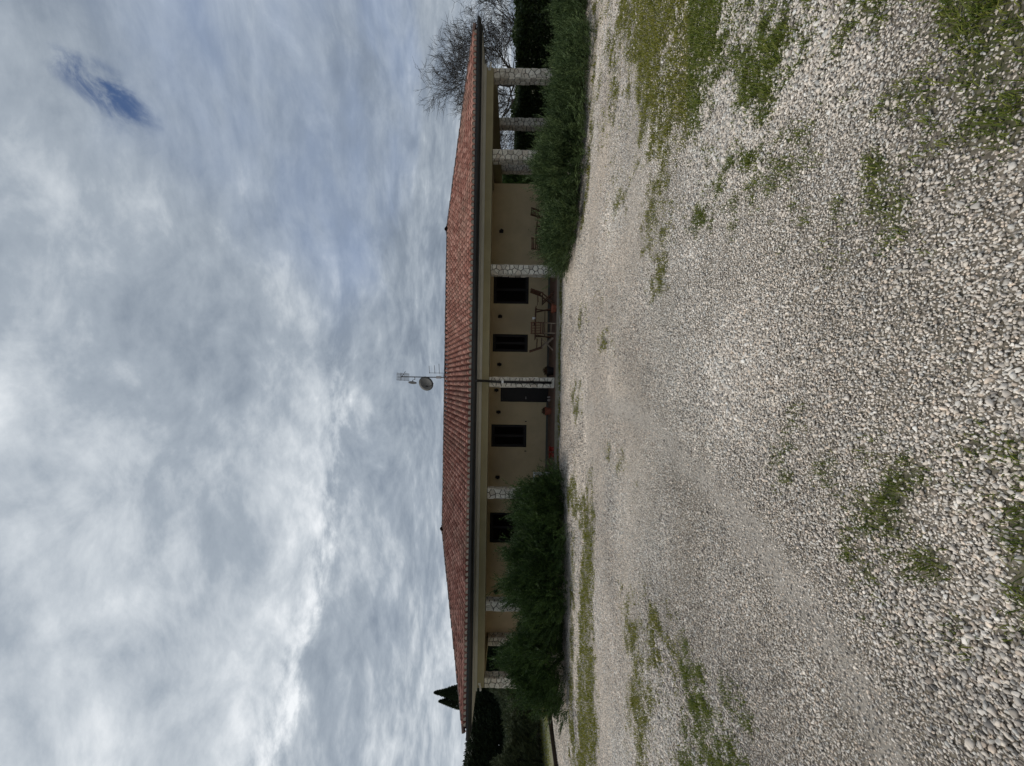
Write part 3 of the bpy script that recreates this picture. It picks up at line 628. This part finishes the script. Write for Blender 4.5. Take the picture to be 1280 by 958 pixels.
    for x, y, sx, sy in corners: vs += [(x + sx * -p, y + sy * -p, EZ - .04 + q) for p, q in prof]
    fs = [(k * n + i, ((k + 1) % 4) * n + i, ((k + 1) % 4) * n + (i + 1) % n, k * n + (i + 1) % n) for k in range(4) for i in range(n)]
    g = hpart(mb.add(vs, fs), 'gutter', 'gutter')
    pts = [(.06, EY0 - .08, EZ - .14), (.06, EY0 - .08, 3.0), (.06, EY0 + .02, 2.93), (.06, EY0 + .55, 2.80), (.06, 14.86, 2.66), (.05, 14.93, 2.56), (.04, 14.945, 2.3), (.035, 14.945, .22)]
    dp = hpart(MB().tube(pts, .048, 10), 'downpipe', 'gutter', smooth=True)
    for z in (.9, 1.7): hpart(MB().lathe([(.053, 0), (.053, .03)], (.04, 14.945, z), 12), 'pipe_clip', 'black_metal', dp)
    hpart(MB().box(-.015, .09, 14.875, 14.895, 2.05, 2.13), 'label_plate', 'white_plastic', dp)
build_roof()

# ------------------------------------------------------------------ things fixed to the house
def wall_lamp(x, label, z=2.31):
    o = empty('wall_lamp', (x, FW, z)); tag(o, label, 'wall lamp', 'wall lamps under the portico')
    MB().box(-.06, .06, -.02, -.002, -.09, .09).build('back_plate', MATS['black_metal'], o)
    MB().tube([(0, -.02, .05), (0, -.09, .09), (0, -.13, .06)], .012, 6).build('arm', MATS['black_metal'], o)
    MB().lathe([(.035, -.10), (.075, -.02), (.085, .0), (.05, .04), (.015, .06)], (0, -.13, 0), 10).build('lamp_shade', MATS['dark_pot'], o)
wall_lamp(6.75, 'small dark wall lamp above the slatted wooden seats behind the rosemary')
wall_lamp(2.95, 'small dark wall lamp above the garden table between two shuttered windows')
wall_lamp(.82, 'small dark wall lamp above the black flower pot beside the central column')
wall_lamp(-.33, 'small dark lamp fixed right above the front door', 2.42)
wall_lamp(-1.30, 'small dark wall lamp between the front door and the medium shuttered window')
wall_lamp(-4.20, 'small dark wall lamp between the medium window and the wide window behind junipers')
wall_lamp(-9.30, 'small dark wall lamp on the plain wall left of the wide window behind junipers')
def security_camera(loc, s, label):
    o = empty('security_camera', loc); tag(o, label, 'camera')
    MB().box(-.04, .04, -.012, -.001, -.05, .05).build('bracket', MATS['white_plastic'], o)
    MB().tube([(0, -.012, 0), (s * .05, -.09, -.02)], .015, 8).build('arm', MATS['white_plastic'], o)
    MB().tube([(s * .02, -.06, -.03), (s * .10, -.20, -.06)], .04, 10).build('body', MATS['white_plastic'], o)
security_camera((12.0, 15.018, 2.78), 1, 'small white security camera at the beam end by the bare tree')
security_camera((-11.55, 15.018, 2.80), -1, 'small white security camera at the beam end by the tall hedge')

def antenna():
    o = empty('antenna_mast', (.22, RY, RZ - .05)); tag(o, 'thin metal mast with two dishes and comb antennas on the roof ridge', 'antenna')
    MB().tube([(0, 0, 0), (0, 0, .35)], .022, 8).tube([(0, 0, .35), (0, 0, 2.28)], .024, 8).build('mast', MATS['grey_metal'], o)
    MB().box(-.06, .06, -.06, .06, .33, .56).build('junction_box', MATS['feed_grey'], o)
    def dish(c, r, nrm, nm, m_):
        nrm = Vector(nrm).normalized(); a = nrm.cross(Vector((0, 0, 1))).normalized(); b = a.cross(nrm); mb = MB(); n = 24; rings = ((0.02, 0), (.35, .02), (.7, .085), (1, .18)); vs = []
        for sgn in (0, -.03):
            for q, dz in rings:
                for k in range(n): t = 2 * math.pi * k / n; vs.append(Vector(c) + (a * math.cos(t) + b * math.sin(t) * 1.05) * r * q + nrm * (r * dz + sgn))
        fs = []
        for L in (0, 4):
            for i in range(3):
                for k in range(n): q = ((L + i) * n + k, (L + i) * n + (k + 1) % n, (L + i + 1) * n + (k + 1) % n, (L + i + 1) * n + k); fs.append(q if L == 0 else q[::-1])
        for k in range(n): fs.append((3 * n + k, 3 * n + (k + 1) % n, 7 * n + (k + 1) % n, 7 * n + k))
        return mb.add(vs, fs).build(nm, MATS[m_], o, smooth=True)
    d = dish((-.30, -.08, 1.02), .36, (-.35, -1, .28), 'dish', 'dish_grey')
    MB().tube([(-.30, -.10, .68), (-.42, -.5, .72), (-.44, -.55, .88)], .014, 6).lathe([(.03, 0), (.045, .1)], (-.44, -.55, .85), 8).build('feed_arm', MATS['black_metal'], d)
    MB().tube([(0, 0, 1.0), (-.25, -.02, 1.02)], .03, 6).build('dish_bracket', MATS['black_metal'], o)
    d2 = dish((-.26, 0, 1.72), .19, (-1, -.3, .02), 'dish', 'dish_grey')
    MB().tube([(0, 0, 1.62), (-.12, 0, 1.60), (-.16, 0, 1.72), (-.26, 0, 1.72)], .018, 6).build('dish_bracket', MATS['black_metal'], o)
    mb = MB().tube([(.28, .1, 2.1), (-.02, 0, 2.26), (-.02, -.5, 2.3)], .012, 5)
    for i in range(5):
        for z in (1.9, 2.1, 2.28): mb.tube([(-.20 + .01 * i, -.1 * i, z + .02 * i), (.16 + .01 * i, -.1 * i, z + .02 * i)], .009, 4)
    mb.tube([(.14, 0, 1.88), (.12, -.4, 2.38)], .008, 4).tube([(-.18, 0, 1.88), (-.16, -.4, 2.38)], .008, 4)
    mb.build('grid_antenna', MATS['grey_metal'], o)
    mb = MB().tube([(0, 0, .22), (.21, 0, .22), (.21, 0, .92)], .010, 5)
    for z, l in ((.42, .46), (.64, .38), (.90, .36)): mb.tube([(.18, 0, z), (.2 + l, 0, z + .03)], .011, 4)
    mb.build('comb_antenna', MATS['grey_metal'], o)
antenna()

# ------------------------------------------------------------------ terrace furniture
def wood_chair(loc, rz, label, m_='teak', group='folding wooden chairs on the terrace', light_legs=False, across=False):
    """slatted folding chair, front towards -Y"""
    o = empty('folding_chair', loc, rz); tag(o, label, 'chair', group); lm = 'pale_teak' if light_legs else m_
    for s in (-.21, .21):
        MB().bar((s, -.24, 0), (s, .20, .52), .03, .045).build('leg', MATS[lm], o)
        MB().bar((s * .88, .26, 0), (s * .88, -.18, .46), .03, .045).build('leg', MATS[lm], o)
        MB().bar((s, .16, .44), (s, .34, .95), .042, .05).build('back_post', MATS[m_], o)
        MB().bar((s * 1.05, -.2, .64), (s * 1.05, .24, .66), .045, .02).build('armrest', MATS[m_], o)
    seat = empty('seat', (0, 0, 0), parent=o)
    for i in range(6): MB().box(-.19, .19, -.21 + i * .07, -.16 + i * .07, .45, .47).build('slat', MATS[m_], seat)
    back = empty('backrest', (0, 0, 0), parent=o)
    for z in (.56, .92): MB().bar((-.2, .16 + (z - .44) * .353, z), (.2, .16 + (z - .44) * .353, z), .02, .05).build('rail', MATS[m_], back)
    for i in range(4 if across else 0): z = .62 + i * .08; MB().bar((-.2, .16 + (z - .44) * .353, z), (.2, .16 + (z - .44) * .353, z), .022, .055).build('slat', MATS[m_], back)
    for i in range(0 if across else 6):
        x = -.15 + i * .06; MB().bar((x, .20, .57), (x, .327, .91), .03, .012).build('slat', MATS[m_], back)
    MB().bar((-.21, .11, .16), (.21, .11, .16), .02, .03).build('stretcher', MATS[lm], o)
    return o
def wood_table(loc, rz, L, label):
    o = empty('garden_table', loc, rz); tag(o, label, 'table'); top = empty('table_top', parent=o)
    for i in range(8): MB().box(-L / 2, L / 2, -.36 + i * .091, -.28 + i * .091, .70, .725).build('slat', MATS['teak'], top)
    for s in (-1, 1):
        MB().bar((s * (L / 2 - .12), -.33, .685), (s * (L / 2 - .12), .33, .685), .05, .03).build('batten', MATS['teak'], o)
        MB().bar((s * (L / 2 - .08), -.30, 0), (s * (L / 2 - .14), .28, .67), .045, .04).build('leg', MATS['teak'], o)
        MB().bar((s * (L / 2 - .08), .30, 0), (s * (L / 2 - .14), -.28, .67), .035, .04).build('leg', MATS['teak'], o)
    MB().bar((-L / 2 + .12, 0, .33), (L / 2 - .12, 0, .33), .04, .03).build('stretcher', MATS['teak'], o)
    return o
wood_table((2.45, 16.0, .1), 0, 1.3, 'slatted brown wooden garden table with a white cup on it')
wood_chair((3.40, 15.75, .1), math.radians(-85), 'wooden folding chair at the table end below the double shuttered window')
wood_chair((1.62, 15.85, .1), math.radians(80), 'wooden folding chair at the table end below the narrow window', light_legs=True)
wood_chair((2.15, 15.22, .1), math.radians(172), 'wooden folding chair with its slatted back turned to the yard', light_legs=True)
wood_chair((5.6, 15.9, .1), math.radians(172), 'reddish brown chair with horizontal back slats turned towards the rosemary', group='wooden seats behind the rosemary', across=True)
wood_table((6.25, 16.5, .1), 0, .8, 'small brown slatted table between the two chairs behind the rosemary')
wood_chair((6.95, 16.5, .1), math.radians(-75), 'reddish brown slatted chair behind rosemary, on the open-end side of the small table', group='wooden seats behind the rosemary')
def cup(loc):
    o = MB().lathe([(.045, 0), (.055, .12), (.05, .12), (.04, .015)], (0, 0, 0), 12).build('cup', MATS['white_plastic'], smooth=True); o.location = loc; tag(o, 'white cup standing on the wooden garden table', 'cup')
cup((2.63, 15.85, .827))
def ashtray(loc):
    o = MB().lathe([(.06, 0), (.085, .06), (.075, .06), (.055, .015)], (0, 0, 0), 12).build('bowl', MATS['dark_pot'], smooth=True); o.location = loc; tag(o, 'small dark bowl on the wooden table beside the cup', 'bowl')
ashtray((2.40, 15.8, .827))
def pot(loc, r, h, m_, label, plant):
    o = empty('flower_pot', loc); tag(o, label, 'flower pot')
    MB().lathe([(r * .68, 0), (r * .95, h * .82), (r, h * .83), (r, h), (r * .88, h), (r * .86, h * .86)], (0, 0, 0), 18).build('pot', MATS[m_], o)
    MB().lathe([(r * .85, h * .80), (.01, h * .88)], (0, 0, 0), 14).build('soil', MATS['soil'], o)
    if plant:
        n = 420; q = np.random.default_rng(int(r * 1000)); d = unit(q.normal(size=(n, 3)) * [1, 1, .7] + [0, 0, .45]); c = np.array([0, 0, h * .9]) + d * (q.uniform(.3, 1, n) * plant)[:, None]
        a = unit(np.cross(d, q.normal(size=(n, 3)))) * .018; b = unit(np.cross(d, a)) * .028 + d * .012
        v = np.stack([c - a, c - b, c + a, c + b], 1).reshape(-1, 3); f = np.arange(n)[:, None] * 4 + np.array([[0, 1, 2, 3]])
        link(bpy.data.objects.new('foliage', np_mesh('foliage', v, f, MATS['pot_flower'], 4, np.repeat(q.random(n), 4))), o)
pot((.50, 15.55, .1), .22, .26, 'dark_pot', 'squat black flower pot with dark red plant beside the central column', .20)
pot((-1.14, 16.2, .1), .18, .26, 'terracotta', 'terracotta flower pot with red plant between front door and medium window', .17)
pot((2.85, 14.86, .1), .19, .17, 'terracotta', 'low terracotta pot at the terrace edge below the garden table', 0)
def double_bowl(loc):
    o = empty('double_bowl', loc, math.radians(4)); tag(o, 'low red double bowl pinched in the middle on the terrace floor', 'bowl')
    for s in (-1, 1): MB().lathe([(.09, 0), (.07, .07), (.12, .17), (.11, .17), (.06, .09)], (s * .12, 0, 0), 14).build('bowl', MATS['red_glaze'], o)
    MB().box(-.06, .06, -.03, .03, .06, .10).build('bridge', MATS['red_glaze'], o)
double_bowl((-2.62, 15.0, .1))
def shoe(loc, rz, label):
    o = empty('slipper', loc, rz); tag(o, label, 'slipper', 'pale slippers by the front door')
    MB().tube([(0, -.12, .025), (0, -.04, .022), (0, .06, .025), (0, .13, .022)], [.03, .045, .04, .03], 8).build('sole', MATS['pale_shoe'], o)
    MB().tube([(0, -.11, .05), (0, -.02, .07)], [.03, .048], 8).build('upper', MATS['pale_shoe'], o)
shoe((-.72, 16.7, .1), .3, 'pale slipper nearer the terracotta pot on the floor by the front door')
shoe((-.58, 16.75, .1), .1, 'pale slipper nearer the central column on the floor by the front door')
def plastic_chair(loc, rz):
    o = empty('plastic_chair', loc, rz); tag(o, 'white plastic garden chair half hidden behind the juniper bush', 'chair')
    for sx in (-.24, .24):
        MB().bar((sx, -.24, 0), (sx * .95, -.22, .66), .05, .05).build('leg', MATS['white_plastic'], o); MB().bar((sx, .24, 0), (sx * .92, .20, .66), .05, .05).build('leg', MATS['white_plastic'], o)
        MB().bar((sx * .95, -.26, .665), (sx * .95, .24, .67), .06, .025).build('armrest', MATS['white_plastic'], o)
    MB().box(-.21, .21, -.22, .2, .41, .44).build('seat', MATS['white_plastic'], o)
    MB().bar((0, .2, .46), (0, .3, .82), .40, .025, (0, 1, 0)).build('backrest', MATS['white_plastic'], o)
plastic_chair((-3.95, 16.2, .1), math.radians(95))

# ------------------------------------------------------------------ plants
def sprays(P, D, L, nleaf, llen, lwid, r, droop=0.0):
    """feathery shoots: stem from P along D with pairs of needle leaves"""
    n = len(P); D = unit(D); side = unit(np.cross(D, r.normal(size=(n, 3)))); nn = np.cross(D, side)
    V = []; T = r.random(n); lens = L[:, None]
    for k in range(nleaf):
        t = (k + .6) / nleaf; ang = r.uniform(0, 6.283, n); sd = side * np.cos(ang)[:, None] + nn * np.sin(ang)[:, None]
        base = P + D * lens * t; base[:, 2] -= droop * (t ** 2) * L
        dirv = unit(D * 1.0 + sd * .55); ll = (llen * (1.15 - .55 * t) * r.uniform(.7, 1.3, n))[:, None]
        w = unit(np.cross(dirv, r.normal(size=(n, 3)))) * (lwid * .5)
        V.append(np.stack([base - w, base + w, base + dirv * ll], 1))
    V = np.stack(V, 1).reshape(-1, 3); F = np.arange(len(V)).reshape(-1, 3)
    return V, F, np.repeat(np.clip(T + r.normal(0, .12, n), 0, 1), nleaf * 3)
def mound(name, label, cat, group, cx, cy, rx, ry, h, mtl, dens, seed, shoot, upness, llen, lwid, stems=9, lump=.3, flat=.75):
    r = np.random.default_rng(seed); o = empty(name, (cx, cy, 0)); tag(o, label, cat, group)
    n = int(dens * (rx * ry * 3.2 + (rx + ry) * h * 3.2))
    th = r.uniform(0, 6.283, n); u = r.random(n) ** flat; ph = u * 1.5708
    d = np.stack([np.cos(th) * np.cos(ph), np.sin(th) * np.cos(ph), np.sin(ph)], 1)
    lum = 1 + lump * (vnoise(d * 2.3 + seed, seed) - .5) * 1.6 + lump * 1.6 * (vnoise(d * 6.5 + 40, seed + 1) - .5)
    depth = 1 - np.abs(r.normal(0, .16, n)); R = np.array([rx, ry, h]) * .92
    sq = np.maximum(np.abs(d[:, 2:3]), 1e-3); P = d * R * (lum * depth)[:, None]
    P[:, 2] = np.maximum(P[:, 2], .05 + .12 * r.random(n))
    out = unit(d / R); tang = unit(np.cross(out, np.array([0, 0, 1.])) + 1e-6) * r.normal(0, .45, n)[:, None]
    D = unit(out * .8 + tang + np.array([0, 0, 1.]) * upness * r.uniform(.3, 1.3, n)[:, None])
    L = shoot * r.uniform(.5, 1.3, n) * np.where(r.random(n) < .08, 1.5, 1.0)
    K = 9; T0 = np.clip(r.beta(.9, 1.5, n), 0, 1)          # each branchlet carries K side shoots, so the surface breaks into plumes
    t = r.random((n, K)); sub = r.normal(0, 1, (n, K, 3)); sub = unit(D[:, None] * 1.6 + unit(sub) * .62)
    PP = (P[:, None] + D[:, None] * (L[:, None] * (t - .25))[..., None] + r.normal(0, .02, (n, K, 3))).reshape(-1, 3); PP[:, 2] = np.maximum(PP[:, 2], .03)
    LL = (L[:, None] * .42 * (1.2 - .6 * t)).reshape(-1)
    V, F, T = sprays(PP, sub.reshape(-1, 3), LL, 6, llen, lwid, r, .12)
    T = np.clip(np.repeat(T0, K * 18) * .8 + T * .25, 0, 1)
    link(bpy.data.objects.new('foliage', np_mesh('foliage', V, F, MATS[mtl], 3, T)), o)
    for k in range(stems):
        a = 2 * math.pi * k / stems + r.uniform(-.3, .3); q = Vector((math.cos(a) * rx * .72, math.sin(a) * ry * .72, h * r.uniform(.45, .7)))
        MB().tube([(math.cos(a) * .08, math.sin(a) * .08, -.05), q * .45 + Vector((0, 0, .05)), q], [.035, .025, .010], 5).build('branch', MATS['bark'], o)
    return len(F)
JG = 'dark junipers at the terrace'
def jun(label, *a, **k): return mound('juniper_bush', label, 'bush', JG, *a, 'juniper', 150, k['seed'], .58, .66, .075, .018, lump=.50)
jun('dark green juniper bush beside the white plastic chair and terrace floor', -4.05, 12.75, 1.3, 1.35, 1.12, seed=21)
jun('tallest dark green juniper bush, hiding the wide shuttered window', -6.1, 12.45, 1.55, 1.6, 1.48, seed=22)
jun('dark green juniper bush by the column next to the tall hedge', -8.5, 12.4, 1.6, 1.6, 1.28, seed=23)
RG = 'sprawling rosemary mounds beside the gravel'
def ros(label, *a, **k): return mound('rosemary_bush', label, 'bush', RG, *a, 'rosemary', 185, k['seed'], .50, .28, .065, .016, lump=.42, stems=7)
ros('green rosemary mound nearest the stone column with the double shuttered window', 4.5, 11.5, 1.0, 1.75, .55, seed=31)
ros('tallest green rosemary mound in front of the slatted chairs', 5.95, 10.85, 1.25, 1.95, .72, seed=32)
ros('low pale green rosemary mound joining the tallest one', 7.75, 10.4, 1.3, 1.75, .36, seed=33)
ros('low pale green rosemary mound next to the leafy hedge', 9.9, 10.35, 1.5, 1.75, .30, seed=34)

def leaf_wall(name, label, x0, x1, y0, y1, h, mtl, n, leaf, seed, rough=.25, kindpart='foliage', group=None, shoots=False):
    r = np.random.default_rng(seed); o = empty(name, ((x0 + x1) / 2, (y0 + y1) / 2, 0)); tag(o, label, 'hedge', group)
    sx, sy = x1 - x0, y1 - y0; A = np.array([sy * h, sy * h, sx * h, sx * h, sx * sy * 1.3]); f = r.choice(5, n, p=A / A.sum())
    a, b = r.random(n), r.random(n); P = np.zeros((n, 3)); N = np.zeros((n, 3))
    for k, (nx, ny, nz) in enumerate(((-1, 0, 0), (1, 0, 0), (0, -1, 0), (0, 1, 0), (0, 0, 1))):
        m_ = f == k; N[m_] = (nx, ny, nz)
        if nx: P[m_] = np.stack([np.full(m_.sum(), nx * sx / 2), (a[m_] - .5) * sy, b[m_] * h], 1)
        elif ny: P[m_] = np.stack([(a[m_] - .5) * sx, np.full(m_.sum(), ny * sy / 2), b[m_] * h], 1)
        else: P[m_] = np.stack([(a[m_] - .5) * sx, (b[m_] - .5) * sy, np.full(m_.sum(), h)], 1)
    lum = (vnoise(P * 1.3 + seed, seed) - .5) * 2 * rough + (vnoise(P * 4.0, seed + 3) - .5) * rough
    P = P + N * (lum - np.abs(r.normal(0, .2, n)))[:, None]; P[:, 2] = np.clip(P[:, 2] + (vnoise(P * [.5, .5, 0] + 9, seed) - .5) * rough * P[:, 2] / h * 2, .03, None)
    if shoots:
        V, F, T = sprays(P, N + np.array([0, 0, .9]) + r.normal(0, .3, (n, 3)), np.full(n, leaf * 2.2), 6, leaf, leaf * .3, r); me = np_mesh(kindpart, V, F, MATS[mtl], 3, T)
    else:
        D = unit(N * .6 + r.normal(0, .7, (n, 3)) + [0, 0, .2]); s = unit(np.cross(D, r.normal(size=(n, 3)))); l = (leaf * r.uniform(.6, 1.3, n))[:, None]
        nn = np.cross(D, s) * l * .12
        V = np.stack([P, P + D * l * .5 + s * l * .24 + nn, P + D * l, P + D * l * .5 - s * l * .24 + nn], 1).reshape(-1, 3); F = np.arange(n)[:, None] * 4 + np.array([[0, 1, 2, 3]])
        me = np_mesh(kindpart, V, F, MATS[mtl], 4, np.repeat(np.clip(r.beta(1.6, 3, n), 0, 1), 4))
    link(bpy.data.objects.new(kindpart, me), o)
    for k in range(int(max(sx, sy) / 1.1)):
        t = (k + .5) / int(max(sx, sy) / 1.1) - .5; px, py = (t * sx, 0) if sx > sy else (0, t * sy)
        MB().tube([(px, py, -.06), (px + .03, py + .04, h * .45), (px, py - .03, h * .8)], [.06, .045, .02], 6).build('stem', MATS['bark'], o)
leaf_wall('leafy_hedge', 'dense dark broad-leaved hedge running past the open end of the portico', 13.7, 15.5, 11.0, 31.0, 1.78, 'laurel', 120000, .12, 41, .22)
leaf_wall('cypress_hedge', 'tall dark clipped evergreen hedge along the lawn edge', -21.8, -20.0, 9.0, 46.0, 3.55, 'cypress', 60000, .22, 42, .08, shoots=True)
leaf_wall('shrub_row', 'loose lower shrub row in front of the tall clipped hedge', -19.0, -17.6, 15.0, 40.0, 1.75, 'loose_shrub', 40000, .13, 43, .45, shoots=True)
def build_edging():
    mb = MB()
    L = [(-12.45, 9.0), (-12.5, 12.5), (-12.95, 15.6), (-13.2, 19.0)]
    o = empty('timber_edging', (-12.5, 9, 0)); tag(o, 'dark weathered timber edging between gravel and side lawn', 'edging')
    for a, b in zip(L[:-1], L[1:]): MB().bar((a[0] + 12.5, a[1] - 9, .05), (b[0] + 12.5, b[1] - 9, .05), .09, .2).build('board', MATS['timber'], o)
build_edging()
def lawn_blades():
    n = 26000; x = rng.uniform(-19, -12.7, n); y = rng.uniform(9, 27, n); h = .06 * rng.uniform(.5, 1.5, n)
    ok = rng.random(n) < np.clip((fbm2(x, y, .8, 61, 3) - .3) * 2.4, 0, 1); x, y, h = x[ok], y[ok], h[ok]
    v, f, c = blades(x, y, np.full(len(x), -.05), h, np.full(len(x), .02), np.full(len(x), .8), 5)
    o = link(bpy.data.objects.new('lawn_grass', np_mesh('lawn_grass', v, f, MATS['grass_blade'], 3, c))); tag(o, 'patchy lawn grass between the timber edging and the shrub row', 'grass', kind='stuff')
lawn_blades()

def bare_tree(name, label, loc, height_, spread, seed, levels=(10, 8, 7, 5, 3), trunk_r=.16, group=None):
    r = random.Random(seed); o = empty(name, loc); tag(o, label, 'tree', group); mbs = {'trunk': MB(), 'limb': MB(), 'twig': MB()}
    def rv(): return Vector((r.gauss(0, 1), r.gauss(0, 1), r.gauss(0, 1)))
    def grow(p, d, L, rad, lev):
        seg = 5 if lev < 3 else 3; pts = [p]; q = p; dd = d
        for i in range(seg):
            dd = (dd + rv() * (.13 if lev < 2 else .17) + Vector((0, 0, .05 if lev else .1))).normalized(); q = q + dd * (L / seg); pts.append(q)
        rs = [rad * (1 - .6 * i / seg) for i in range(seg + 1)]
        mbs['trunk' if lev == 0 else 'limb' if lev < 3 else 'twig'].tube(pts, rs, 8 if lev == 0 else 5 if lev < 3 else 3, caps=False)
        if lev >= len(levels): return
        for k in range(levels[lev]):
            t = (r.uniform(.35, 1.0) if lev else r.uniform(.32, 1.0)) * seg; i = min(int(t), seg - 1); pp = pts[i].lerp(pts[i + 1], t - i); dl = (pts[i + 1] - pts[i]).normalized()
            side = rv(); side = (side - dl * side.dot(dl)).normalized(); a = r.uniform(.5, .95) if lev else r.uniform(.45, 1.5)
            nd = (dl * math.cos(a) + side * math.sin(a)).normalized()
            grow(pp, nd, L * (r.uniform(.5, .72) if lev else r.uniform(.9, 1.25) * spread), max(rs[i] * .56, .011), lev + 1)
    grow(Vector((0, 0, -.1)), Vector((0, 0, 1)), height_ * .36, trunk_r, 0)
    for k, mb in mbs.items():
        if mb.v: mb.build(k if k != 'twig' else 'twigs', MATS['bark'], o)
    for ch in o.children:
        if ch.name.startswith(('limb', 'twigs')): ch['kind'] = 'stuff'
bare_tree('bare_tree', 'large rounded leafless tree behind the tiled roof end', (23.3, 29.5, 0), 7.5, 1.16, 12, trunk_r=.2)
bare_tree('bare_shrub', 'leafless twiggy shrub seen through the open portico end', (14.2, 26.8, 0), 3.2, .9, 8, (5, 5, 4, 3), .05)
def cypress_tree(loc, h, rad, seed, label):
    r = np.random.default_rng(seed); o = empty('cypress_tree', loc); tag(o, label, 'tree', 'cypress trees behind the roof'); n = 5200
    t = r.random(n) ** .9; prof = np.minimum(1, t * 5) * (1 - t) ** .85 * 1.5; a = r.uniform(0, 6.283, n); rr = rad * prof * (1 - np.abs(r.normal(0, .18, n))) * (1 + .3 * (vnoise(np.stack([np.cos(a) * 2, np.sin(a) * 2, t * 9], 1), seed) - .5) * 2)
    P = np.stack([np.cos(a) * rr, np.sin(a) * rr, .3 + t * (h - .5)], 1); D = np.stack([np.cos(a) * .35, np.sin(a) * .35, np.ones(n)], 1) + r.normal(0, .12, (n, 3))
    V, F, T = sprays(P, D, .5 * (1.05 - t), 6, .16, .05, r); link(bpy.data.objects.new('crown', np_mesh('crown', V, F, MATS['cypress'], 3, T)), o)
    MB().tube([(0, 0, -.1), (0, 0, h * .5), (0, 0, h * .93)], [.18, .11, .02], 7).build('trunk', MATS['bark'], o)
cypress_tree((-31.7, 40, 0), 8.7, 1.25, 51, 'slender dark cypress behind the roof end, its spire nearest the antenna mast')
cypress_tree((-32.5, 41, 0), 9.5, 1.35, 52, 'tallest dark cypress spire behind the roof end')
cypress_tree((-33.0, 40.5, 0), 8.9, 1.3, 54, 'dark cypress on the hedge side of the tallest spire')
mound('evergreen_shrub', 'dark evergreen shrub glimpsed between the wall corner and the stone columns', 'shrub', None, 13.5, 26.2, 1.3, 1.3, 2.1, 'juniper', 90, 61, .5, .6, .12, .03, stems=5, lump=.5)
print('done')
